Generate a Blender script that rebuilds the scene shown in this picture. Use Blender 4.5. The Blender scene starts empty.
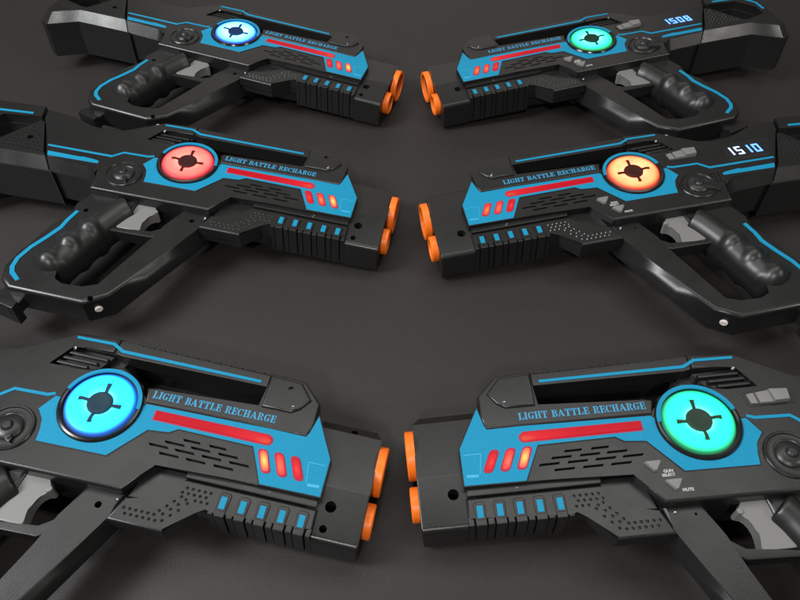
import bpy, bmesh, math, random
from mathutils import Vector, Matrix
random.seed(7)
C = bpy.context.scene.collection
S = 0.01                       # one drawing unit (about a centimetre) in metres

# ------------------------------------------------------------------ materials
def new_mat(name):
    m = bpy.data.materials.new(name); m.use_nodes = True
    nt = m.node_tree; nt.nodes.clear()
    out = nt.nodes.new('ShaderNodeOutputMaterial')
    b = nt.nodes.new('ShaderNodeBsdfPrincipled')
    nt.links.new(b.outputs[0], out.inputs[0])
    return m, nt, b

def plastic(name, col, rough=.42, grain=1600., bump=.25, mottle=.12, spec=.5, coat=0.):
    m, nt, b = new_mat(name)
    tc = nt.nodes.new('ShaderNodeTexCoord')
    n1 = nt.nodes.new('ShaderNodeTexNoise'); n1.inputs['Scale'].default_value = grain; n1.inputs['Detail'].default_value = 2
    n2 = nt.nodes.new('ShaderNodeTexNoise'); n2.inputs['Scale'].default_value = 38.; n2.inputs['Detail'].default_value = 6
    nt.links.new(tc.outputs['Object'], n1.inputs['Vector']); nt.links.new(tc.outputs['Object'], n2.inputs['Vector'])
    bp = nt.nodes.new('ShaderNodeBump'); bp.inputs['Strength'].default_value = bump; bp.inputs['Distance'].default_value = .0002
    nt.links.new(n1.outputs[0], bp.inputs['Height']); nt.links.new(bp.outputs[0], b.inputs['Normal'])
    mr = nt.nodes.new('ShaderNodeMapRange')
    mr.inputs['From Min'].default_value = .3; mr.inputs['From Max'].default_value = .7
    mr.inputs['To Min'].default_value = rough - mottle*.6; mr.inputs['To Max'].default_value = rough + mottle*.6
    nt.links.new(n2.outputs[0], mr.inputs['Value']); nt.links.new(mr.outputs[0], b.inputs['Roughness'])
    mx = nt.nodes.new('ShaderNodeMix'); mx.data_type = 'RGBA'
    mx.inputs['A'].default_value = (*[c*.82 for c in col], 1); mx.inputs['B'].default_value = (*[c*1.18 for c in col], 1)
    nt.links.new(n1.outputs[0], mx.inputs['Factor']); nt.links.new(mx.outputs['Result'], b.inputs['Base Color'])
    b.inputs['Specular IOR Level'].default_value = spec
    b.inputs['Coat Weight'].default_value = coat
    return m

M = {}
M['black'] = plastic('black_plastic', (.0108, .0106, .0104), .31, 1400, .40, .08)
M['grip'] = plastic('grip_plastic', (.0115, .0115, .0112), .37, 1300, .22, .06)
M['recess'] = plastic('recess_plastic', (.006, .006, .006), .55, 1500, .2)
M['gloss'] = plastic('smoked_display_plastic', (.010, .010, .011), .18, 700, .02, .06)
M['smoke'] = plastic('display_plastic', (.013, .0125, .013), .34, 1500, .12)
M['blue'] = plastic('blue_sticker', (.009, .222, .385), .46, 1000, .25, .1, .16)
M['orange'] = plastic('orange_plastic', (.90, .17, .012), .40, 500, .06, .1, .4)
M['grey'] = plastic('grey_plastic', (.165, .163, .158), .42, 2500, .08, .06)
M['white'] = plastic('white_print', (.40, .40, .39), .5, 500, .05)
M['steel'] = plastic('screw_steel', (.30, .30, .30), .3, 500, .05); M['steel'].node_tree.nodes['Principled BSDF'].inputs['Metallic'].default_value = 1
M['pin'] = plastic('pin_plastic', (.75, .66, .64), .35, 500, .05)
M['red'] = plastic('red_window', (.42, .006, .02), .2, 500, .03, .06)
M['rim'] = plastic('window_rim', (.36, .03, .06), .5, 500, .05, .05, .1)
M['hub'] = plastic('hub_plastic', (.020, .018, .014), .35, 800, .1)

def glow(name, stops, radial=None, strength=1., noise=0., base=(.1, .1, .1), rough=.3, spec=.10):
    """a lit lens: colour runs from the lamp behind it outwards; stops [(pos, rgb)]"""
    m, nt, b = new_mat(name)
    b.inputs['Base Color'].default_value = (*base, 1); b.inputs['Roughness'].default_value = rough; b.inputs['Specular IOR Level'].default_value = spec
    tc = nt.nodes.new('ShaderNodeTexCoord')
    mp = nt.nodes.new('ShaderNodeMapping'); mp.vector_type = 'POINT'
    nt.links.new(tc.outputs['Object'], mp.inputs['Vector'])
    cx, cy, sx, sy, rot = radial
    mp.vector_type = 'TEXTURE'
    mp.inputs['Location'].default_value = (cx, cy, 0); mp.inputs['Scale'].default_value = (sx, sy, 1e6); mp.inputs['Rotation'].default_value = (0, 0, rot)
    ln = nt.nodes.new('ShaderNodeVectorMath'); ln.operation = 'LENGTH'
    nt.links.new(mp.outputs[0], ln.inputs[0])
    cr = nt.nodes.new('ShaderNodeValToRGB')
    while len(cr.color_ramp.elements) < len(stops): cr.color_ramp.elements.new(.5)
    for e, (p, c) in zip(cr.color_ramp.elements, stops): e.position = p; e.color = (*c, 1)
    nt.links.new(ln.outputs['Value'], cr.inputs[0])
    nt.links.new(cr.outputs[0], b.inputs['Emission Color'])
    b.inputs['Emission Strength'].default_value = strength
    if noise:
        nz = nt.nodes.new('ShaderNodeTexNoise'); nz.inputs['Scale'].default_value = 55; nz.inputs['Detail'].default_value = 1
        nt.links.new(tc.outputs['Object'], nz.inputs['Vector'])
        mr = nt.nodes.new('ShaderNodeMapRange'); mr.inputs['From Min'].default_value = .3; mr.inputs['From Max'].default_value = .7
        mr.inputs['To Min'].default_value = strength*(1-noise); mr.inputs['To Max'].default_value = strength*(1+noise)
        nt.links.new(nz.outputs[0], mr.inputs['Value']); nt.links.new(mr.outputs[0], b.inputs['Emission Strength'])
    return m

def lamp(name, col, strength, base):
    m, nt, b = new_mat(name)
    b.inputs['Base Color'].default_value = (*base, 1); b.inputs['Roughness'].default_value = .22; b.inputs['Specular IOR Level'].default_value = .22
    b.inputs['Emission Color'].default_value = (*col, 1); b.inputs['Emission Strength'].default_value = strength
    return m

M['bar'] = lamp('red_light_bar', (.85, .006, .02), .30, (.22, .003, .008))
M['led_red'] = lamp('led_dim_red', (.9, .015, .06), .55, (.4, .01, .03))
M['led_salmon'] = lamp('led_salmon', (1., .12, .09), .85, (.4, .08, .06))
M['led_orange'] = lamp('led_orange', (1., .16, .05), .95, (.4, .08, .04))
M['led_core'] = lamp('led_yellow_core', (1., .48, .08), 1.25, (.4, .2, .06))
M['digit_white'] = lamp('digit_white', (.50, .66, 1.), 1.25, (.3, .3, .4))
M['digit_blue'] = lamp('digit_blue', (.03, .20, 1.), 2.6, (.2, .3, .4))

# ------------------------------------------------------------------ mesh helpers
O = Vector((18., 2., -4.6))          # the thing's own origin, in gun coordinates
MX = 1                               # -1 while the mirrored gun is built

def area(p): return .5*sum(p[i][0]*p[(i+1) % len(p)][1]-p[(i+1) % len(p)][0]*p[i][1] for i in range(len(p)))

def prism(bm, pts, z0, z1, bev=.12, top=None, seg=2, rb=0.):
    """closed block over an outline; top = another outline of equal length makes the sides slope"""
    top = top or pts
    if area(pts) < 0: pts = pts[::-1]; top = top[::-1]
    n = len(pts)
    vb = [bm.verts.new((x, y, z0)) for x, y in pts]; vt = [bm.verts.new((x, y, z1)) for x, y in top]
    bm.faces.new(vb[::-1]); ft = bm.faces.new(vt)
    fs = [bm.faces.new((vb[i], vb[(i+1) % n], vt[(i+1) % n], vt[i])) for i in range(n)]
    if bev > 0:
        ed = list(ft.edges)
        if rb: ed += [e for f in fs for e in f.edges if (e.verts[0].co.z != e.verts[1].co.z)]
        bmesh.ops.bevel(bm, geom=list(set(ed)), offset=bev, segments=seg, profile=.5, affect='EDGES', clamp_overlap=True)
    return bm

def box(bm, u0, u1, v0, v1, z0, z1, bev=.06, seg=2):
    return prism(bm, [(u0, v0), (u1, v0), (u1, v1), (u0, v1)], z0, z1, bev, seg=seg)

def ngon(cx, cy, r, n, a0=0.): return [(cx+r*math.cos(a0+2*math.pi*i/n), cy+r*math.sin(a0+2*math.pi*i/n)) for i in range(n)]

def lathe(bm, cx, cy, prof, n=64):
    """prof [(r, z)] turned about the z axis through (cx, cy)"""
    rings = []
    for r, z in prof:
        if r < 1e-6: rings.append([bm.verts.new((cx, cy, z))])
        else: rings.append([bm.verts.new((cx+r*math.cos(2*math.pi*i/n), cy+r*math.sin(2*math.pi*i/n), z)) for i in range(n)])
    for a, b in zip(rings, rings[1:]):
        for i in range(n):
            j = (i+1) % n
            if len(a) == 1 and len(b) == 1: continue
            if len(a) == 1: bm.faces.new((a[0], b[i], b[j]))
            elif len(b) == 1: bm.faces.new((a[i], b[0], a[j]))
            else: bm.faces.new((a[i], b[i], b[j], a[j]))
    return bm

def ellipsoid(bm, c, r, rot=0., n=28):
    m = Matrix.Translation(c) @ Matrix.Rotation(rot, 4, 'Z') @ Matrix.Diagonal((*r, 1))
    bmesh.ops.create_uvsphere(bm, u_segments=n, v_segments=n//2, radius=1., matrix=m)

def tube(bm, path, n=28, caps=True):
    """path [(u, v, z, half_width, half_height)], section ellipse across the path"""
    rings = []
    for i, (x, y, z, a, b) in enumerate(path):
        p, q = path[max(i-1, 0)], path[min(i+1, len(path)-1)]
        d = Vector((q[0]-p[0], q[1]-p[1], 0)).normalized(); s = Vector((-d.y, d.x, 0))
        rings.append([bm.verts.new(Vector((x, y, z))+s*(a*math.cos(t))+Vector((0, 0, b*math.sin(t)))) for t in (2*math.pi*k/n for k in range(n))])
    for a, b in zip(rings, rings[1:]):
        for i in range(n): bm.faces.new((a[i], a[(i+1) % n], b[(i+1) % n], b[i]))
    if caps: bm.faces.new(rings[0]); bm.faces.new(rings[-1][::-1])

def band(pts, w):
    """outline of a strip of width w along a polyline"""
    L, R = [], []
    for i, p in enumerate(pts):
        a = Vector(pts[max(i-1, 0)]); b = Vector(pts[min(i+1, len(pts)-1)]); p = Vector(p)
        if 0 < i < len(pts)-1:
            d1 = (p-a).normalized(); d2 = (b-p).normalized(); n1 = Vector((-d1.y, d1.x)); n2 = Vector((-d2.y, d2.x))
            n = (n1+n2).normalized(); n = n/max(.4, n.dot(n1))
        else:
            d = (b-a).normalized(); n = Vector((-d.y, d.x))
        L.append(tuple(p+n*w/2)); R.append(tuple(p-n*w/2))
    return L+R[::-1]

def rounded(pts, r, n=5):
    """outline with its corners rounded"""
    o = []; m = len(pts)
    for i in range(m):
        p = Vector(pts[i]); a = Vector(pts[i-1])-p; b = Vector(pts[(i+1) % m])-p
        d = min(r, a.length*.49, b.length*.49); A = p+a.normalized()*d; B = p+b.normalized()*d
        for k in range(n+1):
            t = k/n; o.append(tuple(A*(1-t)**2+p*2*t*(1-t)+B*t*t))
    return o

def offset(pts, w):
    """outline moved outwards by w"""
    if area(pts) < 0: pts = pts[::-1]
    o = []; m = len(pts)
    for i in range(m):
        p = Vector(pts[i]); d1 = (p-Vector(pts[i-1])).normalized(); d2 = (Vector(pts[(i+1) % m])-p).normalized()
        n1 = Vector((d1.y, -d1.x)); n2 = Vector((d2.y, -d2.x)); n_ = (n1+n2).normalized(); o.append(tuple(p+n_*(w/max(.45, n_.dot(n1)))))
    return o

def new(): return bmesh.new()

def cut(bm, cutters):
    """true holes: subtract the cutter solids"""
    def tmp(b, nm):
        bmesh.ops.recalc_face_normals(b, faces=b.faces)
        me = bpy.data.meshes.new(nm); b.to_mesh(me); b.free(); o = bpy.data.objects.new(nm, me); C.objects.link(o); return o
    a = tmp(bm, 'body'); k = tmp(cutters, 'cutter')
    md = a.modifiers.new('cut', 'BOOLEAN'); md.object = k; md.operation = 'DIFFERENCE'; md.solver = 'EXACT'
    bpy.context.view_layer.update()
    me = bpy.data.meshes.new_from_object(a.evaluated_get(bpy.context.evaluated_depsgraph_get()))
    b = bmesh.new(); b.from_mesh(me)
    for o in (a, k):
        d = o.data; bpy.data.objects.remove(o); bpy.data.meshes.remove(d)
    bpy.data.meshes.remove(me)
    return b

def mould(bm, vox, smooth):
    """fuse overlapping solids into one skin and soften the joins"""
    bmesh.ops.recalc_face_normals(bm, faces=bm.faces)
    me = bpy.data.meshes.new('m'); bm.to_mesh(me); bm.free(); o = bpy.data.objects.new('m', me); C.objects.link(o)
    r = o.modifiers.new('r', 'REMESH'); r.mode = 'VOXEL'; r.voxel_size = vox
    q = o.modifiers.new('s', 'SMOOTH'); q.factor = .5; q.iterations = smooth
    bpy.context.view_layer.update()
    m2 = bpy.data.meshes.new_from_object(o.evaluated_get(bpy.context.evaluated_depsgraph_get()))
    b = bmesh.new(); b.from_mesh(m2); bpy.data.objects.remove(o); bpy.data.meshes.remove(me); bpy.data.meshes.remove(m2)
    return b

def join(dst, src):
    me = bpy.data.meshes.new('t'); src.to_mesh(me); src.free(); dst.from_mesh(me); bpy.data.meshes.remove(me)

def part(name, bm, mats, parent, angle=32., mirror=True, keepmat=False):
    """one mesh object; gun coordinates -> metres in the thing's own frame"""
    bmesh.ops.recalc_face_normals(bm, faces=bm.faces)
    mx = MX if mirror else 1
    for v in bm.verts:
        c = v.co-O
        if not mirror: c.x = v.co.x-O.x*MX
        v.co = Vector((c.x*mx, c.y, c.z))*S
    if mx < 0: bmesh.ops.reverse_faces(bm, faces=bm.faces)
    me = bpy.data.meshes.new(name); bm.to_mesh(me); bm.free()
    for p in me.polygons: p.use_smooth = True
    me.set_sharp_from_angle(angle=math.radians(angle))
    for m in (mats if isinstance(mats, list) else [mats]): me.materials.append(m)
    o = bpy.data.objects.new(name, me); C.objects.link(o); o.parent = parent
    if name not in ('lettering', 'button_labels', 'grip', 'light_disc'):
        wn = o.modifiers.new('even_faces', 'WEIGHTED_NORMAL'); wn.keep_sharp = True; wn.weight = 80
    return o

# ------------------------------------------------------------------ lettering
def arc(cx, cy, rx, ry, tx, ty, a0, a1, n=10):
    o = [(cx+rx*math.cos(a0+(a1-a0)*i/n), cy+ry*math.sin(a0+(a1-a0)*i/n)) for i in range(n+1)]
    q = [(cx+(rx-tx)*math.cos(a0+(a1-a0)*i/n), cy+(ry-ty)*math.sin(a0+(a1-a0)*i/n)) for i in range(n+1)]
    return o+q[::-1]
def R(x0, y0, x1, y1): return [(x0, y0), (x1, y0), (x1, y1), (x0, y1)]
D = math.radians
GL = {
 'L': (.84, [R(.1, .09, .36, .91), R(0, .9, .46, 1), R(0, 0, .44, .1), R(.5, 0, .8, .11), R(.69, .1, .8, .38)]),
 'I': (.5, [R(.1, .09, .36, .91), R(0, .9, .46, 1), R(0, 0, .46, .1)]),
 'G': (.92, [arc(.46, .5, .46, .5, .25, .09, D(100), D(260)), arc(.46, .5, .42, .5, .12, .10, D(40), D(84)), arc(.46, .5, .42, .5, .12, .1, D(276), D(310)), R(.56, .06, .8, .42), R(.5, .38, .88, .46), R(.74, .68, .84, .98)]),
 'H': (1.02, [R(.1, .09, .34, .91), R(0, .9, .44, 1), R(0, 0, .44, .1), R(.62, .09, .86, .91), R(.54, .9, .98, 1), R(.54, 0, .98, .1), R(.40, .45, .56, .56)]),
 'T': (.88, [R(.29, .09, .55, .86), R(.18, 0, .66, .1), R(0, .89, .40, 1), R(.45, .89, .84, 1), R(0, .64, .1, .9), R(.74, .64, .84, .9)]),
 'B': (.86, [R(.08, .0, .34, 1.), R(0, .91, .1, 1), R(0, 0, .1, .09), arc(.42, .745, .36, .255, .22, .09, D(-90), D(90)), arc(.42, .265, .42, .265, .24, .09, D(-90), D(90))]),
 'A': (1., [[(.02, 0), (.14, 0), (.46, .86), (.40, 1.)], [(.44, 1.), (.54, 1.), (.94, 0), (.66, 0), (.41, .72)], R(0, 0, .28, .08), R(.56, 0, .98, .08), R(.26, .28, .58, .37)]),
 'E': (.82, [R(.1, .09, .36, .91), R(0, .9, .46, 1), R(0, 0, .46, .1), R(.5, .9, .78, 1), R(.68, .66, .78, .92), R(.5, 0, .8, .1), R(.7, .08, .8, .36), R(.4, .45, .58, .55), R(.54, .36, .63, .64)]),
 'R': (.94, [R(.1, .09, .34, .91), R(0, .9, .44, 1), R(0, 0, .44, .1), arc(.44, .735, .38, .265, .24, .09, D(-90), D(90)), [(.44, .46), (.60, .46), (.92, 0), (.64, 0)]]),
 'C': (.9, [arc(.46, .5, .46, .5, .25, .09, D(100), D(260)), arc(.46, .5, .42, .5, .12, .10, D(36), D(84)), arc(.46, .5, .42, .5, .12, .1, D(276), D(325)), R(.74, .64, .84, .98)]),
 ' ': (.5, []),
}
def stencil(bm, text, p0, p1, height, z0, z1):
    adv = [GL[c][0]+.07 for c in text]; tot = sum(adv)-.07
    p0 = Vector(p0); p1 = Vector(p1); d = (p1-p0); k = d.length/tot; d.normalize(); n = Vector((-d.y, d.x)); x = 0
    for c, a in zip(text, adv):
        for gi, g in enumerate(GL[c][1]):
            pts = [tuple(p0+d*((x+px)*k)+n*(py*height)) for px, py in g]
            prism(bm, pts, z0, z1+.002*gi, 0)
        x += a

SEG = {'0': 'abcdef', 'x': '', '1': 'ef', '5': 'afgcd', '8': 'abcdefg'}
def digit(bm, ch, x, y, w, h, z0, z1, t=.21, slant=.16, ang=0.):
    g = .03
    segs = {'a': R(g, h-t, w-g, h), 'd': R(g, 0, w-g, t), 'g': R(g, h/2-t/2, w-g, h/2+t/2), 'f': R(0, h/2+g, t, h-g), 'e': R(0, g, t, h/2-g), 'b': R(w-t, h/2+g, w, h-g), 'c': R(w-t, g, w, h/2-g)}
    ca, sa = math.cos(ang), math.sin(ang)
    for s in SEG[ch]:
        q = []
        for px, py in segs[s]:
            px += -slant*py
            q.append((x+px*ca-py*sa, y+px*sa+py*ca))
        prism(bm, q, z0, z1, .04, seg=1)

def small_text(txt, x, y, size, z):
    cu = bpy.data.curves.new('t', 'FONT'); cu.body = txt; cu.size = size; cu.extrude = .012; cu.align_x = 'LEFT'; cu.offset = .012
    o = bpy.data.objects.new('t', cu); C.objects.link(o); bpy.context.view_layer.update()
    me = bpy.data.meshes.new_from_object(o.evaluated_get(bpy.context.evaluated_depsgraph_get()))
    b = bmesh.new(); b.from_mesh(me); bmesh.ops.translate(b, verts=b.verts, vec=(x, y, z))
    bpy.data.objects.remove(o); bpy.data.curves.remove(cu); bpy.data.meshes.remove(me)
    return b

# ------------------------------------------------------------------ one blaster
DC = (18.05, 5.2)                    # centre of the light disc
def build(side):
    """side +1: the gun seen from its left (muzzle to the left, switch, buttons, display); -1: the mirrored gun, other cheek up"""
    global MX
    MX = side
    right = side > 0
    root = bpy.data.objects.new('toy_blaster', None); root.empty_display_size = .05; C.objects.link(root)

    # --- housing: core, cheek plate, rail, carrying strip, slats
    h = new()
    prism(h, [(-.80, 1.95), (-.75, 4.9), (1.1, 8.4), (1.3, 9.2), (3.0, 10.95), (18.4, 10.8), (19.4, 11.3), (23.3, 11.2), (27.1, 8.7), (28.8, 8.45), (30.5, 8.65), (33.3, 10.1), (36.75, 10.3), (35.1, 6.8), (32.3, 2.2), (32.0, 1.26), (28.0, 1.14), (27.1, .88), (26.4, .3), (26.0, -.95), (13.6, -.75), (12.1, 1.95)], -5.0, -1.26, .03)
    wl = new(); prism(wl, [(5.95, 7.6), (6.0, 10.2), (18.2, 10.2), (18.6, 9.4), (15.8, 7.4)], -4.3, 1, 0); h = cut(h, wl)
    pl = new()
    prism(pl, [(-.97, 1.76), (-.95, 5.0), (1.0, 8.55), (1.45, 6.32), (14.95, 6.12), (15.6, 7.7), (17.9, 9.0), (20.4, 8.2), (21.3, 7.5), (24.35, 7.5), (23.0, 10.0), (19.35, 10.0), (19.3, 11.5), (23.2, 11.2), (26.8, 8.15), (28.8, 7.8), (30.5, 7.95), (33.0, 9.35), (36.6, 9.7), (36.2, 8.1), (35.2, 6.8), (32.55, 2.12), (27.6, 2.35), (26.7, 2.2), (26.3, 1.6), (26.15, -1.1), (13.4, -.92), (12.0, 1.76)], -1.6, 0, .28, seg=4)
    cs = new()
    for row, (v, us) in enumerate(((3.44, (6.0, 8.2, 10.3)), (2.98, (4.95, 7.15, 9.3, 11.4)), (2.46, (6.0, 8.2, 10.35)), (3.9, (7.1, 9.2)))):
        for u in us: prism(cs, [(u, v-.10), (u+.14, v+.10), (u+(1.7 if row < 3 else 1.5), v+.10), (u+(1.56 if row < 3 else 1.36), v-.10)], -.35, .5, 0)
    for i in range(4 if right else 0):
        for j in range(3): prism(cs, ngon(25.55+j*.42+i*.06, 1.75+i*.42, .11, 10), -.3, .4, 0)
    if not right: prism(cs, ngon(27.85, 1.9+.55, .22, 16), -1.2, .5, 0)
    join(h, cut(pl, cs))
    # sloping lip under the rear of the body
    prism(h, [(26.45, .45), (27.0, .95), (27.9, 1.2), (32.15, 1.3), (35.1, 6.4), (30, 6.4), (27.2, 3.0), (26.4, 1.6)], -1.3, -.03, .08,
          top=[(26.75, 1.2), (27.1, 1.75), (27.9, 2.1), (32.55, 2.12), (35.0, 6.4), (30, 6.4), (27.2, 3.0), (26.7, 1.9)])
    # rail over the dark channel, saw-tooth top
    prism(h, [(5.95, 9.98), (6.0, 11.2), (18.4, 11.05), (19.28, 11.45), (19.3, 10.0), (18.6, 9.85)], -1.6, 0, .12)
    for k in range(12): box(h, 6.6+k*.98, 7.15+k*.98, 10.9, 11.42, -3.6, -.16, .07)
    # front block and the strip that carries the lettering
    prism(h, [(1.48, 6.42), (1.16, 7.6), (1.2, 9.42), (2.92, 11.2), (5.98, 11.32), (5.9, 9.8), (5.8, 7.92), (14.2, 7.74), (15.2, 7.5), (14.75, 6.2)], -1.7, .14, .19, seg=3)
    blk = new()
    prism(blk, [(5.74, 8.02), (3.3, 8.04), (2.62, 8.5), (1.95, 9.5), (3.15, 10.9), (5.88, 11.02)], .0, .36, .2, seg=3)
    if not right:
        k = new(); prism(k, ngon(3.87, 10.1, .24, 18), -.4, 1, 0); blk = cut(blk, k)
    join(h, blk)
    # slatted recess behind the disc
    for v, u0, u1 in ((9.35, 19.6, 23.0), (8.82, 20.3, 23.3), (8.3, 20.9, 23.6), (7.8, 21.3, 23.9)): box(h, u0, u1, v-.15, v+.15, -1.5, -.22, .08)
    prism(h, [(19.4, 9.9), (22.9, 9.95), (24.3, 7.6), (21.2, 7.6), (20.3, 8.1)], -1.6, -.62, 0)
    # ledge over the fore-end
    box(h, -.8, 9.4, 1.22, 1.8, -1.7, -.36, .08)
    if right: prism(h, [(22.45, 6.0), (22.35, 7.3), (25.9, 7.28), (26.1, 5.98)], -.4, .05, .05)
    part('housing', h, M['black'], root)

    # --- muzzle block
    m = new()
    sec = [(-1.0, -1.42), (-.955, -1.16), (-.80, -.96), (-.58, -.87), (3.05, -.50), (3.2, -.50), (7.9, -.74), (8.85, -1.55), (8.85, -3.5), (8.0, -4.3), (3.1, -4.65), (-.75, -4.4), (-1.0, -3.9)]
    va = [m.verts.new((-4.48 if v < 7 else (-4.42 if v < 8.5 else -3.9), v, z)) for v, z in sec]; vb = [m.verts.new((-.96 if v < 3 else .8, v, z)) for v, z in sec]
    fa = m.faces.new(va); m.faces.new(vb[::-1]); n = len(sec)
    for i in range(n): m.faces.new((va[i], vb[i], vb[(i+1) % n], va[(i+1) % n]))
    bmesh.ops.bevel(m, geom=list(fa.edges), offset=.12, segments=2, profile=.5, affect='EDGES')
    k = new(); prism(k, ngon(-1.8, 1.62, .43, 28), -2.2, 1, 0)
    if not right:
        prism(k, ngon(-1.66, -.05, .29, 24), -2.2, 1, 0); prism(k, ngon(-2.05, 8.2, .28, 20), -2.2, 1, 0)
    part('muzzle', cut(m, k), M['black'], root)
    for cy, r, wall in ((5.97, 2.02, .40), (1.82, 1.38, .34)):
        b = new()
        prof = [(r, 0), (r, .62), (r-.08, .72), (r-wall+.06, .72), (r-wall, .62), (r-wall, -.2), (r, -.2)]
        n = 56; rg = [[b.verts.new((-4.4-z, cy+q*math.cos(2*math.pi*i/n), -2.45+q*math.sin(2*math.pi*i/n))) for i in range(n)] for q, z in prof]
        for i in range(len(rg)-1):
            for j in range(n): b.faces.new((rg[i][j], rg[i][(j+1) % n], rg[i+1][(j+1) % n], rg[i+1][j]))
        ring = part('muzzle_ring', b, M['orange'], root)
        b = new(); cc = [b.verts.new((-4.62, cy+(r-wall+.05)*math.cos(2*math.pi*i/n), -2.45+(r-wall+.05)*math.sin(2*math.pi*i/n))) for i in range(n)]
        c0 = b.verts.new((-4.50, cy, -2.45))
        for j in range(n): b.faces.new((cc[j], cc[(j+1) % n], c0))
        part('lens', b, M['gloss'], ring)

    # --- fore-end with its ribs, chin and raised dimples
    f = new()
    prism(f, [(-.92, 1.7), (-.92, -.72), (7.0, -.74), (7.6, 1.7)], -4.3, -.90, .05)
    prism(f, [(6.6, 1.65), (6.6, -.70), (7.9, -.74), (9.5, -2.85), (13.55, -2.85), (12.4, 1.7)], -2.5, -.86, .05)
    prism(f, [(7.3, 1.6), (7.3, -.2), (12.6, -.6), (12.0, 1.6)], -4.2, -1.5, .05)
    prism(f, [(-.95, 1.2), (-.95, -.6), (6.85, -.62), (6.95, -.93), (7.87, -.93), (9.45, -3.0), (13.8, -3.0), (13.1, -1.0), (10.95, -.94), (9.5, 1.0), (9.3, 1.2)], -1.7, -.55, .25, seg=4)
    for i in range(5):
        u = 1.5*i
        prism(f, [(u-.40, -1.06), (u+.40, -1.06), (u+.46, .62), (u+.30, .82), (u-.30, .82), (u-.46, .62)], -3.9, -.44, .10)
    for u0, u1 in [(-.93, -.52)]+[(1.5*i+.5, 1.5*i+1.0) for i in range(4)]+[(6.5, 6.92)]: box(f, u0, u1, -.98, -.3, -3.9, -.56, .09)
    for i in range(5): box(f, 1.5*i-.31, 1.5*i+.31, -.60, .58, -.6, -.40, .03)
    def dimple(u, v, s=.17, z=-.57):
        c = f.verts.new((u, v, z+.12)); q = [f.verts.new((u+s*math.cos(t), v+s*.95*math.sin(t), z)) for t in (D(0), D(60), D(120), D(180), D(240), D(300))]
        for j in range(6): f.faces.new((c, q[j], q[(j+1) % 6]))
        f.faces.new(q[::-1])
    for i in range(5):
        dimple(7.15+i*.46, .52); dimple(7.38+i*.46, .12)
        if i < 3: dimple(7.15+i*.46, -.28)
    for i in range(4):
        dimple(8.75+i*.40, -.35-i*.46); dimple(8.55+i*.42, -.75-i*.48 if i else -.6); dimple(9.15+i*.38, -.2-i*.45)
    for i in range(6):
        dimple(10.55+i*.46, -1.9); dimple(10.3+i*.46, -2.3); 
    part('fore_end', f, M['black'], root, 28)
    for i in range(5):
        b = new(); prism(b, [(1.5*i-.24, -.47), (1.5*i+.22, -.47), (1.5*i+.24, .46), (1.5*i-.22, .46)], -.44, -.365, .02)
        part('rib_tag', b, M['blue'], root)

    # --- printed blue cheek panel
    p = new()
    # front piece, neck and disc surround as one sheet
    outline = [(1.0, 8.4), (1.3, 6.75), (1.5, 6.36), (4.25, 6.40), (14.6, 6.14), (15.3, 5.4), (15.5, 3.4), (16.6, 2.2), (18.2, 2.0), (20.0, 2.6), (21.2, 4.4), (21.3, 5.1), (21.8, 5.1), (22.5, 3.75), (21.75, 3.0), (21.45, 2.2), (21.3, 1.22), (15.66, 1.34), (13.62, 4.06), (11.95, 4.2), (11.35, 4.68), (5.22, 4.66), (3.82, 1.84), (-.90, 1.92), (-.86, 4.98)]
    prism(p, outline, -.06, .05, .025, seg=1)
    part('side_panel', p, M['blue'], root)
    b = new(); prism(b, offset(outline, .085), -.07, .028, .02, seg=1); part('panel_border', b, M['recess'], root)
    # faint outline and mark printed on the panel
    b = new()
    for q in (R(-.62, 4.36, .72, 4.42), ): prism(b, q, .04, .058, 0)
    for q in (band([(.72, 4.4), (.42, 2.75)], .05), band([(-.62, 2.66), (.30, 2.60)], .22)): prism(b, q, .04, .056, 0)
    part('panel_outline', b, plastic_line, root)
    # light bar and three slanted windows
    b = new(); prism(b, [(4.0, 5.05), (3.88, 5.35), (3.98, 5.68), (4.35, 5.9), (13.72, 5.80), (13.66, 4.90), (4.2, 4.94)], -.05, .085, .03, seg=1)
    bar = part('light_bar', b, M['rim'], root)
    b = new(); prism(b, [(4.12, 5.14), (4.02, 5.4), (4.14, 5.62), (4.42, 5.78), (13.58, 5.70), (13.54, 5.02), (4.3, 5.04)], .0, .15, .06, seg=3)
    part('lens', b, M['bar'], bar)
    for k, u in enumerate((1.46, 2.76, 4.06)):
        b = new(); q = rounded([(u-.86, 2.78), (u-.10, 2.68), (u+.80, 4.56), (u+.04, 4.66)], .42)
        prism(b, q, -.05, .09, .02, seg=1)
        w = part('led_window', b, M['rim'], root)
        b = new(); q2 = [(u-.03+(x-u+.03)*.74, 3.67+(y-3.67)*.84) for x, y in q]
        prism(b, q2, .02, .135, .05)
        part('lens', b, M['led_red'], w)

    # --- light disc, its hub, the bezel and the blue crescent over it
    b = new(); lathe(b, *DC, [(2.86, -.6), (2.86, .12), (2.93, .24), (3.05, .30), (3.2, .26), (3.3, .12), (3.32, -.6)], 72)
    part('disc_bezel', b, M['gloss'], root)
    b = new(); a0, a1 = D(12), D(176); n = 40
    prism(b, [(DC[0]+3.2*math.cos(a0+(a1-a0)*i/n), DC[1]+3.2*math.sin(a0+(a1-a0)*i/n)) for i in range(n+1)]+[(DC[0]+2.88*math.cos(a1+(a0-a1)*i/n), DC[1]+2.88*math.sin(a1+(a0-a1)*i/n)) for i in range(n+1)], .0, .325, .03, seg=1)
    part('bezel_crescent', b, M['blue'], root)
    b = new(); lathe(b, *DC, [(0, .26), (1.0, .26), (1.12, .36), (1.3, .40), (2.1, .38), (2.5, .31), (2.74, .18), (2.85, -.2)], 72)
    disc = part('light_disc', b, M['hub'], root, 60)
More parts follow.
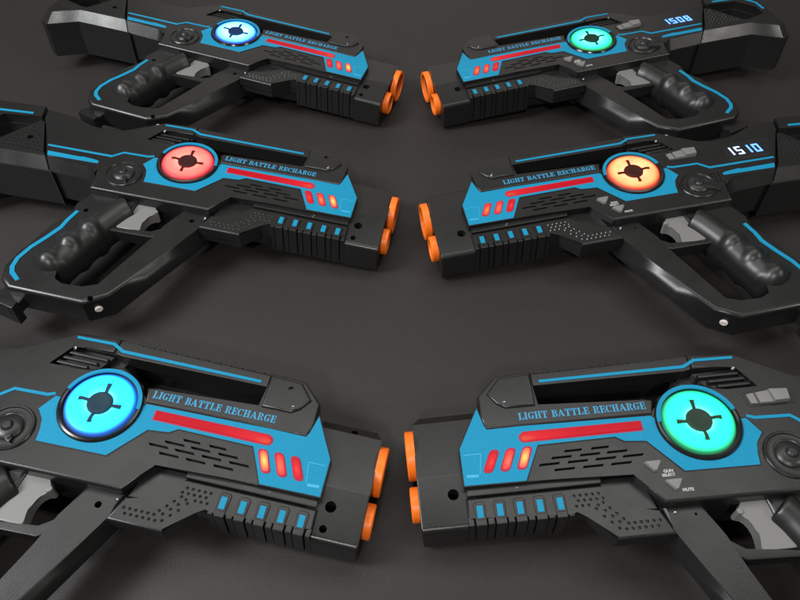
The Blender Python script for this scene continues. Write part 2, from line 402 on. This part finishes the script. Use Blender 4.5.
    b = new(); lathe(b, *DC, [(0, .45), (.55, .45), (.78, .50), (.92, .47), (1.0, .39), (1.03, .2)], 40)
    for t in (2, 92, 182, 272):
        t = D(t); d = Vector((math.cos(t), math.sin(t))); n_ = Vector((-d.y, d.x)); c = Vector(DC)
        prism(b, [tuple(c+d*.95-n_*.12), tuple(c+d*1.45-n_*.15), tuple(c+d*1.74-n_*.24), tuple(c+d*1.80+n_*.12), tuple(c+d*1.42+n_*.14), tuple(c+d*.95+n_*.14)], .2, .46, .03, seg=1)
    part('hub', b, M['hub'], disc)

    # --- accent stripes
    for pts, w, z in (([(6.55, 10.36), (18.7, 10.28), (19.7, 10.82), (22.95, 10.7)], .27, .0), ([(21.9, 5.3), (22.5, 5.03), (25.2, 4.95), (26.12, 4.02), (33.35, 3.9)], .26, .0)):
        b = new(); prism(b, band(pts, w), z-.05, z+.05, .02, seg=1); part('accent_stripe', b, M['blue'], root)
    b = new(); prism(b, [(27.05, 2.56), (27.0, 2.86), (27.4, 3.02), (28.9, 3.14), (29.2, 3.0), (32.9, 3.0), (32.6, 2.36)], -.05, .05, .02, seg=1); part('accent_stripe', b, M['blue'], root)

    # --- lettering
    b = new()
    if right: stencil(b, 'LIGHT BATTLE RECHARGE', (4.2, 6.88), (14.42, 6.70), .64, .13, .165)
    else: stencil(b, 'LIGHT BATTLE RECHARGE', (-14.44, 6.70), (-4.24, 6.88), .64, .13, .165)
    part('lettering', b, M['print'], root, mirror=False)

    # --- round control: seat ring, dome, thumb lever
    b = new(); lathe(b, 23.75, 1.75, [(0, .02), (1.18, .02), (1.24, .06), (1.45, .04), (1.66, .06), (1.74, .17), (1.84, .18), (1.92, .10), (1.95, -.1)], 56)
    kn = part('control_knob', b, M['black'], root)
    b = new(); lathe(b, 23.75, 1.75, [(0, .62), (.3, .60), (.42, .50), (.46, .40), (.7, .38), (.95, .28), (1.08, .14), (1.1, -.05)], 40)
    part('knob_cap', b, M['grip'], kn)
    b = new()
    lv = 2.0 if right else 1.2
    c = Vector((23.75, 1.75)); t = D(-38) if right else D(-125); d = Vector((math.cos(t), math.sin(t))); n_ = Vector((-d.y, d.x))
    prism(b, [tuple(c+d*.5-n_*.28), tuple(c+d*lv-n_*.22), tuple(c+d*(lv+.25)+n_*.0), tuple(c+d*lv+n_*.26), tuple(c+d*.5+n_*.28)], .05, .36, .08)
    prism(b, ngon(*(c+d*(lv-.25)), .22, 14), .3, .46, .05)
    part('knob_lever', b, M['grip'], kn)
    # same control on the cheek that faces the table: the gun rests on it
    b = new(); lathe(b, 23.75, 1.75, [(0, -6.7), (.8, -6.7), (1.1, -6.5), (1.3, -5.4), (1.9, -5.3), (1.95, -4.9)], 40)
    part('control_knob', b, M['grip'], root)

    # --- handle: strut, lower rail and grip plate in one frame
    f = new()
    prism(f, [(13.15, -.6), (13.75, -2.6), (16.8, -9.4), (18.4, -13.1), (20.4, -14.5), (27.6, -14.45), (28.8, -13.6), (29.35, -12.0), (29.0, -9.8), (28.3, -8.4), (27.4, -6.3), (27.1, -4.4), (26.5, -2.9), (26.3, -.3), (21.0, -.3), (21.2, -2.6), (23.2, -5.4), (24.3, -8.4), (24.9, -11.2), (24.4, -12.75), (23.2, -13.25), (21.1, -13.1), (19.65, -12.4), (17.85, -5.6), (16.85, -3.4), (16.45, -.6)], -3.8, -.98, .42, seg=4)
    k = new()
    if not right:
        for q, r in (((14.9, -2.0), .26), ((25.6, -3.4), .26), ((19.9, -13.75), .26)): prism(k, ngon(*q, r, 18), -2.4, 1, 0)
    else: prism(k, ngon(15.7, -1.6, .11, 12), -1.5, 1, 0)
    part('handle_frame', cut(f, k), M['black'], root)
    g = new()
    ax = [(21.5, -1.55), (21.7, -1.8), (22.2, -2.6), (22.75, -3.9), (23.4, -5.6), (23.9, -7.6), (24.6, -9.8), (24.9, -11.6)]
    path = []
    for i in range(len(ax)-1):
        for t in range(6):
            u = ax[i][0]+(ax[i+1][0]-ax[i][0])*t/6; v = ax[i][1]+(ax[i+1][1]-ax[i][1])*t/6
            r = 1.62 if v > -4 else 1.62
            if v < -10.4: r *= max(.3, 1-(-10.4-v)*.5)
            path.append((u+.45, v, -2.1, r, 1.95))
    path[0] = (*path[0][:3], 1.42, 1.72)
    tube(g, path, 40)
    for c, r, a in (((24.0, -5.7, -2.2), (2.0, 1.56, 2.42), D(16)), ((24.85, -8.05, -2.2), (2.08, 1.58, 2.48), D(12)), ((25.7, -10.5, -2.2), (2.12, 1.56, 2.44), D(10))):
        # a finger swell: round and steep in front, running out towards the back of the handle
        e = new(); ellipsoid(e, (0, 0, 0), (1, 1, 1), 0, 40)
        for vt in e.verts:
            x, y, z = vt.co
            if x > 0: y *= 1-.30*x; x *= 1.25
            y += .10*x
            q = Matrix.Rotation(a, 3, 'Z') @ Vector((x*r[0]*.9, y*r[1], z*r[2]*(1 if x < 0 else 1-.25*x)))
            vt.co = q+Vector(c)
        join(g, e)
    prism(g, [(22.6, -3.2), (23.6, -5.2), (24.6, -8.0), (25.6, -11.6), (26.6, -12.0), (27.2, -10.0), (26.2, -7.0), (25.4, -3.4)], -3.6, -1.12, .1)
    part('grip', mould(g, .11, 19), M['grip'], root, 180)
    b = new(); prism(b, band([(26.3, -3.7), (26.65, -5.1), (26.72, -6.3), (27.35, -7.8), (28.1, -9.4), (28.55, -11.0), (28.45, -12.1), (28.1, -12.75), (27.1, -13.45)], .40), -1.05, -.92, .03, seg=1)
    part('accent_stripe', b, M['blue'], root)
    # pin in the bevelled lower corner
    b = new(); pn = Vector((-.62, -.78, 0)).normalized(); c = Vector((19.38, -13.86, -2.35)); t = Vector((-pn.y, pn.x, 0)); zz = Vector((0, 0, 1)); n = 20
    prev = None
    for r, d in ((.36, -.1), (.36, .06), (.28, .12), (.0001, .12)):
        rg = [b.verts.new(c+pn*d+t*(r*math.cos(2*math.pi*i/n))+zz*(r*math.sin(2*math.pi*i/n))) for i in range(n)]
        if prev: [b.faces.new((prev[i], prev[(i+1) % n], rg[(i+1) % n], rg[i])) for i in range(n)]
        prev = rg
    part('corner_pin', b, M['pin'], root)
    # belt clip behind the foot of the handle
    b = new()
    prism(b, [(26.4, -14.3), (28.6, -13.6), (29.3, -14.3), (29.0, -15.4), (27.2, -15.9), (26.6, -15.4)], -3.5, -2.2, .12)
    prism(b, [(26.5, -15.2), (29.2, -14.7), (29.0, -15.5), (26.6, -16.0)], -4.4, -1.9, .1)
    part('belt_clip', b, M['black'], root)

    # --- trigger and guard
    b = new()
    prism(b, [(18.68, -1.72), (18.8, -1.48), (19.3, -1.2), (19.6, -.5), (22.0, -.5), (22.4, -4.55), (19.35, -4.6), (19.5, -4.2), (19.6, -3.8), (19.66, -3.4), (19.66, -3.0), (19.58, -2.6), (19.42, -2.25), (19.15, -1.98), (18.85, -1.9)], -2.4, -1.2, .13, seg=3)
    prism(b, ngon(18.93, -1.68, .24, 16), -2.4, -1.0, .08)
    part('trigger', b, M['grey'], root)
    b = new(); prism(b, [(16.6, -3.0), (17.0, -3.35), (18.25, -4.45), (22.6, -4.75), (22.6, -5.25), (18.1, -5.1), (16.9, -4.35)], -2.5, -1.15, .12)
    part('trigger_guard', b, M['black'], root)

    # --- stock
    s = new()
    well = new(); prism(well, [(36.7, 8.0), (40.5, 7.42), (42.2, 5.2), (42.2, 3.3), (39.95, 2.9)], -2.6, 0, 0)
    sb = new(); prism(sb, [(31.75, .95), (32.2, 1.1), (39.4, .78), (42.75, -1.48), (43.8, -.95), (43.85, 9.7), (36.9, 10.1), (36.2, 8.0), (35.2, 6.7), (32.5, 1.95)], -5.9, -1.16, .03); join(s, cut(sb, well))
    prism(s, [(32.2, 1.15), (39.4, .82), (42.7, -1.42), (43.75, -.9), (43.8, 9.8), (37.0, 10.2), (36.45, 8.1), (40.6, 7.5), (42.3, 5.2), (42.3, 3.3), (39.9, 2.72), (33.2, 2.72)], -1.3, .02, .08,
          top=[(32.75, 2.14), (39.5, 1.98), (42.35, -.1), (43.3, .2), (43.5, 9.5), (37.0, 10.0), (36.45, 8.1), (40.6, 7.5), (42.3, 5.2), (42.3, 3.3), (39.9, 2.72), (33.2, 2.72)])
    d_ = new(); prism(d_, [(33.35, 2.6), (36.1, 7.9), (36.6, 7.9), (40.0, 2.6)], -1.8, -.36, .03)
    if not right:
        k = new(); prism(k, ngon(36.15, 4.97, .34, 18), -1.4, 1, 0); d_ = cut(d_, k)
    join(s, d_)
    v = 3.15
    r_ = 0
    while v < 7.4:
        u = 33.8+math.ceil((v-2.7)*.52/.55)*.55
        while u < 39.6-(v-2.7)*.66:
            if right or (u-36.15)**2+(v-4.97)**2 > .3:
                c = s.verts.new((u, v, -.14)); q = [s.verts.new((u+.13*math.cos(t), v+.13*math.sin(t), -.37)) for t in (0, D(60), D(120), D(180), D(240), D(300))]
                for j in range(6): s.faces.new((c, q[j], q[(j+1) % 6]))
                s.faces.new(q[::-1])
            u += .55
        v += .56; r_ += 1
    st = part('stock', s, M['black'], root, 28)
    b = new(); prism(b, band([(37.6, 8.45), (41.5, 8.0), (42.85, 6.2), (42.9, 4.4)], .34), -.03, .065, .02, seg=1); part('accent_stripe', b, M['blue'], st)

    # --- screws
    for c, z, r in (((2.97, 1.48), -.44, .17), ((3.25, 8.5), .3, .15), ((22.6, 9.65), -.02, .15), ((14.2 if right else 13.75, -1.35), -1.0, .14)):
        b = new(); lathe(b, *c, [(0, z+.02), (r*.3, z+.03), (r*.8, z+.09), (r, z+.06), (r, z-.1)], 18); part('screw', b, M['steel'], root)

    if right:
        b = new(); prism(b, [(22.65, 6.2), (22.55, 7.05), (23.15, 7.15), (23.2, 6.15)], 0, .22, .06)
        prism(b, [(23.3, 6.12), (23.25, 7.1), (24.35, 7.2), (24.4, 6.1)], 0, .36, .10); prism(b, [(24.4, 6.1), (24.3, 7.22), (25.75, 7.1), (25.6, 6.12)], 0, .58, .14)
        part('slide_switch', b, M['grey'], root)
        for x, y in ((13.5, 1.95), (14.58, .38)):
            b = new(); q = [(x-.70, y+.30), (x-.60, y+.44), (x+.60, y+.44), (x+.70, y+.30), (x+.14, y-.46), (x-.12, y-.48)]
            prism(b, q, -.05, .28, .10, top=[(x+(a-x)*.86, y+(c-y)*.86) for a, c in q]); part('push_button', b, M['grey'], root)
        b = small_text('GUN', 14.08, 1.36, .33, .012); join(b, small_text('SELECT', 13.88, 1.06, .30, .012)); join(b, small_text('MUTE', 14.98, -.20, .32, .012))
        part('button_labels', b, M['white'], root)
        b = new(); prism(b, [(28.6, 4.6), (29.0, 7.2), (34.6, 7.2), (33.2, 4.5)], -.03, .016, .01, seg=1)
        part('display', b, M['smoke'], root)
    return root

plastic_line = plastic('panel_line_print', (.03, .33, .56), .4, 500, .05)
M['print'] = plastic('letter_print', (.032, .25, .44), .45, 800, .1)

# ------------------------------------------------------------------ placing the six
POSES = {'FR': (6.052, 18.4271, 0.0864), 'MR': (8.241, 46.7123, 0.1879), 'TR': (9.1982, 73.1065, 0.2522), 'FL': (-7.0179, 17.566, -0.1915), 'ML': (-6.412, 47.6863, -0.1816), 'TL': (-6.7111, 73.4566, -0.2825)}
TILT = 0.07785
def place(root, key):
    tx, ty, th = POSES[key]; sg = 1 if key[1] == 'R' else -1
    c, s = math.cos(th), math.sin(th); u, v, z = O
    X = Vector((c, s, sg*TILT)).normalized(); Y = Vector((-s, c, 0)); Z = X.cross(Y)
    root.location = (Vector((tx+c*sg*u-s*v, ty+s*sg*u+c*v, TILT*(u-10)))+Z*z)*S
    root.rotation_euler = Matrix((X, Y, Z)).transposed().to_euler()
def copy_tree(o, parent=None):
    c = o.copy(); C.objects.link(c); c.parent = parent
    for ch in list(o.children): copy_tree(ch, c)
    return c
def find(o, base): 
    r = [c for c in o.children if c.name.split('.')[0] == base]
    return r
def set_mat(o, m):
    o.material_slots[0].link = 'OBJECT'; o.material_slots[0].material = m

guns = {}
protoR = build(1); protoL = build(-1)
for key in ('FR', 'MR', 'TR', 'FL', 'ML', 'TL'):
    p = protoR if key[1] == 'R' else protoL
    g = p if key[0] == 'F' else copy_tree(p)
    guns[key] = g
    g['category'] = 'toy gun'; g['group'] = 'toy laser guns lying in two facing columns'

LAB = {
 'FR': 'large black toy laser gun with sea green disc, cut off at the right edge',
 'MR': 'black toy laser gun with orange yellow disc and display reading 1510',
 'TR': 'black toy laser gun with green disc and display reading 1508',
 'FL': 'large black toy laser gun with cyan blue disc, cut off at the left edge',
 'ML': 'black toy laser gun with pinkish red disc, muzzle facing right',
 'TL': 'black toy laser gun with pale blue white disc, whole stock in view, muzzle facing right',
}
def lin(r, g, b): return tuple(((c/255+.055)/1.055)**2.4 if c > 10 else c/3294. for c in (r, g, b))
DISC = {   # lamp colour from the hub outwards; the lit ring is bright enough to spill on what stands round it
 'FR': ([(.36, (0.3, 6.24, 5.04)), (.44, (0.05, 4.2, 2.0)), (.56, (0.004, 2.8, 1.25)), (.80, (0.008, 3.6, 1.30)), (.90, (0.004, 1.1, 0.50)), (.945, (0.002, 0.42, 0.16)), (1., (0.001, 0.08, 0.03))], 1.0),
 'MR': ([(.36, (5.28, 0.95, 0.5)), (.5, (5.06, 0.82, 0.34)), (.74, (4.84, 0.72, 0.26)), (.86, (4.18, 0.4, 0.11)), (.92, (1, 0.08, 0.02)), (1., (0.16, 0.006, 0.003))], 1.0),
 'TR': ([(.36, (0.5, 5.6, 4.6)), (.55, (0.18, 4.2, 1.5)), (.80, (0.03, 3.4, 1.05)), (.90, (0.004, 1, 0.36)), (.95, (0.002, 0.32, 0.08)), (1., (0.001, 0.06, 0.02))], 1.0),
 'FL': ([(.36, (0.22, 4.08, 6.38)), (.44, (0.05, 3.12, 5.94)), (.56, (0.008, 2.04, 4.84)), (.80, (0.014, 2.64, 5.72)), (.90, (0.004, 0.55, 1.9)), (.945, (0.002, 0.13, 0.75)), (1., (0.002, 0.014, 0.16))], 1.0),
 'ML': ([(.36, (5.72, 0.52, 0.4)), (.55, (5.28, 0.36, 0.28)), (.78, (5.06, 0.26, 0.21)), (.88, (1.8, 0.11, 0.12)), (.94, (0.7, 0.012, 0.035)), (1., (0.1, 0.002, 0.005))], 1.0),
 'TL': ([(.36, (0.95, 3.2, 5.76)), (.6, (0.62, 2.88, 5.76)), (.80, (0.32, 2.08, 5.4)), (.90, (0.05, 0.4, 2)), (.95, (0.01, 0.07, 0.7)), (1., (0.004, 0.014, 0.14))], 1.0),
}
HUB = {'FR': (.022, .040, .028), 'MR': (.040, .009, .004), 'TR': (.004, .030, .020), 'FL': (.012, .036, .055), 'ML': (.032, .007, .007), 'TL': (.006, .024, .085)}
LEDS = {'FR': ('led_red', 'led_salmon', 'core'), 'MR': ('led_orange', 'led_salmon', 'led_red'), 'TR': ('led_orange', 'led_salmon', 'led_red'),
        'FL': ('led_red', 'led_salmon', 'core'), 'ML': ('core', 'led_orange', 'led_red'), 'TL': ('core', 'led_salmon', 'led_red')}
for key, g in guns.items():
    sg = 1 if key[1] == 'R' else -1
    MX = sg
    place(g, key); g['label'] = LAB[key]
    d = find(g, 'light_disc')[0]; cx, cy = sg*(DC[0]-O.x)*S, (DC[1]-O.y)*S
    set_mat(d, glow('disc_glow', DISC[key][0], (cx, cy, 2.85*S, 2.85*S, 0), DISC[key][1], noise=.14, base=(.03, .03, .03), rough=.35))
    bl = find(g, 'light_bar')[0].children[0]
    set_mat(bl, glow('bar_lens', [(0, (1., .16, .07)), (.10, (.95, .03, .04)), (.45, (.62, .005, .016)), (1., (.54, .004, .014))], (sg*(4.4-O.x)*S, (5.25-O.y)*S, 9.6*S, 3.2*S, 0), .55, base=(.20, .003, .008), rough=.22))
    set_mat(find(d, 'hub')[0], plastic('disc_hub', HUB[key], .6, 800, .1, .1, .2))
    ws = sorted(find(g, 'led_window'), key=lambda o: sum(v.co.x for v in o.data.vertices)*sg)
    for w, nm in zip(ws, LEDS[key]):
        l = w.children[0]
        if nm == 'core':
            xs = [v.co.x for v in l.data.vertices]; ys = [v.co.y for v in l.data.vertices]
            set_mat(l, glow('led_hot', [(0, (1.3, .75, .16)), (.35, (1.2, .42, .07)), (.75, (.95, .09, .04)), (1., (.8, .03, .05))], ((min(xs)+max(xs))/2, (min(ys)+max(ys))/2, .0040, .0095, -sg*D(28)), 1.1, base=(.4, .08, .05)))
        else:
            xs = [v.co.x for v in l.data.vertices]; ys = [v.co.y for v in l.data.vertices]
            st_ = {'led_red': [(0, (.95, .08, .04)), (.35, (.70, .012, .025)), (1., (.32, .002, .012))], 'led_salmon': [(0, (1., .26, .13)), (.6, (.95, .10, .07)), (1., (.75, .03, .04))], 'led_orange': [(0, (1., .40, .12)), (.5, (1., .14, .05)), (1., (.75, .03, .03))]}[nm]
            set_mat(l, glow('led_lens', st_, ((min(xs)+max(xs))/2, (min(ys)+max(ys))/2-.0012, .0040, .0100, -sg*D(28)), .8, base=(.25, .01, .012), rough=.2))
    if key in ('MR', 'TR'):
        dsp = find(g, 'display')[0]
        txt = '1510' if key == 'MR' else '1508'
        for i, ch in enumerate(txt):
            b = new(); x = (29.35, 29.92, 31.35, 31.92)[i] if ch in '15' or i != 2 else 30.95
            if key == 'TR': x = (29.25, 29.75, 30.8, 31.85)[i]
            digit(b, ch, x+.2, 5.22-.03*i, .74, 1.32, .01, .07, t=.21, slant=.10, ang=-.03)
            part('digit', b, M['digit_white'] if i < 2 and key == 'MR' else M['digit_blue'], dsp)

# ------------------------------------------------------------------ table
zs = [(guns['FR'].matrix_world if False else Matrix.LocRotScale(guns['FR'].location, guns['FR'].rotation_euler, None)) @ v.co for c in guns['FR'].children for v in c.data.vertices]
ZT = min(p.z for p in zs)
m, nt, b = new_mat('dark_table_cloth')
tc = nt.nodes.new('ShaderNodeTexCoord')
n1 = nt.nodes.new('ShaderNodeTexNoise'); n1.inputs['Scale'].default_value = 700; n1.inputs['Detail'].default_value = 3
n2 = nt.nodes.new('ShaderNodeTexNoise'); n2.inputs['Scale'].default_value = 6; n2.inputs['Detail'].default_value = 5
n3 = nt.nodes.new('ShaderNodeTexNoise'); n3.inputs['Scale'].default_value = 110; n3.inputs['Detail'].default_value = 6; n3.inputs['Roughness'].default_value = .7
for q in (n1, n2, n3): nt.links.new(tc.outputs['Object'], q.inputs['Vector'])
mx = nt.nodes.new('ShaderNodeMix'); mx.data_type = 'RGBA'; mx.inputs['A'].default_value = (.0200, .0172, .0162, 1); mx.inputs['B'].default_value = (.0265, .0230, .0214, 1)
nt.links.new(n2.outputs[0], mx.inputs['Factor'])
mx2 = nt.nodes.new('ShaderNodeMix'); mx2.data_type = 'RGBA'; mx2.blend_type = 'MULTIPLY'; mx2.inputs['Factor'].default_value = .30
nt.links.new(mx.outputs['Result'], mx2.inputs['A']); nt.links.new(n3.outputs[0], mx2.inputs['B'])
vo = nt.nodes.new('ShaderNodeTexVoronoi'); vo.inputs['Scale'].default_value = 160; nt.links.new(tc.outputs['Object'], vo.inputs['Vector'])
th = nt.nodes.new('ShaderNodeMapRange'); th.inputs['From Min'].default_value = .085; th.inputs['From Max'].default_value = .05; th.inputs['To Min'].default_value = 0; th.inputs['To Max'].default_value = .35
nt.links.new(vo.outputs['Distance'], th.inputs['Value'])
sepc = nt.nodes.new('ShaderNodeSeparateColor'); nt.links.new(vo.outputs['Color'], sepc.inputs[0])
gt = nt.nodes.new('ShaderNodeMath'); gt.operation = 'GREATER_THAN'; gt.inputs[1].default_value = .86; nt.links.new(sepc.outputs[0], gt.inputs[0])
mu = nt.nodes.new('ShaderNodeMath'); mu.operation = 'MULTIPLY'; nt.links.new(gt.outputs[0], mu.inputs[0]); nt.links.new(th.outputs[0], mu.inputs[1])
mx3 = nt.nodes.new('ShaderNodeMix'); mx3.data_type = 'RGBA'; mx3.inputs['B'].default_value = (.16, .155, .15, 1)
nt.links.new(mu.outputs[0], mx3.inputs['Factor']); nt.links.new(mx2.outputs['Result'], mx3.inputs['A'])
nt.links.new(mx3.outputs['Result'], b.inputs['Base Color'])
bp = nt.nodes.new('ShaderNodeBump'); bp.inputs['Strength'].default_value = .45; bp.inputs['Distance'].default_value = .0004
nt.links.new(n1.outputs[0], bp.inputs['Height']); nt.links.new(bp.outputs[0], b.inputs['Normal'])
b.inputs['Roughness'].default_value = .55; b.inputs['Specular IOR Level'].default_value = .40
bm = new(); bmesh.ops.create_grid(bm, x_segments=8, y_segments=8, size=2.2)
me = bpy.data.meshes.new('table_surface'); bm.to_mesh(me); bm.free(); me.materials.append(m)
t = bpy.data.objects.new('table_surface', me); C.objects.link(t); t.location = (0, .9, ZT-.0002); t['kind'] = 'structure'

# ------------------------------------------------------------------ lamps, world, camera
def area_lamp(name, loc, at, size, power, col=(1, 1, 1), sy=None):
    l = bpy.data.lights.new(name, 'AREA'); l.size = size; l.energy = power; l.color = col
    if sy: l.shape = 'RECTANGLE'; l.size_y = sy
    o = bpy.data.objects.new(name, l); C.objects.link(o); o.location = loc
    o.rotation_euler = (Vector(at)-Vector(loc)).to_track_quat('-Z', 'Y').to_euler()
    return o
area_lamp('ceiling_panel', (0, .72, 1.3), (0, .70, 0), 1.7, 8.6, (1, .99, .96), sy=.55)
area_lamp('ceiling_lamp_near', (-.35, -1.5, 2.1), (0, .4, 0), .20, 30, (1, .98, .95))
area_lamp('window_light_left', (-1.3, .1, 1.3), (-.1, .6, 0), .6, 34, (.97, .99, 1.))
area_lamp('lamp_right', (1.5, -.2, 1.3), (.1, .5, 0), .4, 8, (1., .97, .93))
area_lamp('ceiling_lamp_far', (.0, 2.6, .9), (0, .9, 0), 1.8, 4.5, (1, .96, .88))

w = bpy.data.worlds.new('World'); bpy.context.scene.world = w; w.use_nodes = True
bg = w.node_tree.nodes['Background']; bg.inputs[0].default_value = (1., .97, .94, 1); bg.inputs[1].default_value = .09

F, PITCH, ROLL, H = 650.692, 0.88695, 0.01065, 46.304
cam = bpy.data.cameras.new('camera'); co = bpy.data.objects.new('camera', cam); C.objects.link(co)
cam.sensor_fit = 'HORIZONTAL'; cam.sensor_width = 36; cam.lens = F/800*36; cam.clip_start = .01; cam.clip_end = 50
cp, sp, cr, sr = math.cos(PITCH), math.sin(PITCH), math.cos(ROLL), math.sin(ROLL)
fw = Vector((0, cp, -sp)); rt = Vector((1, 0, 0)); up = rt.cross(fw)
r2 = rt*cr+up*sr; u2 = up*cr-rt*sr
co.rotation_euler = Matrix((r2, u2, -fw)).transposed().to_euler(); co.location = (0, 0, H*S)
sc = bpy.context.scene; sc.camera = co
sc.view_settings.view_transform = 'Standard'; sc.view_settings.look = 'None'; sc.view_settings.gamma = 1; sc.view_settings.exposure = 0
sc.cycles.max_bounces = 6
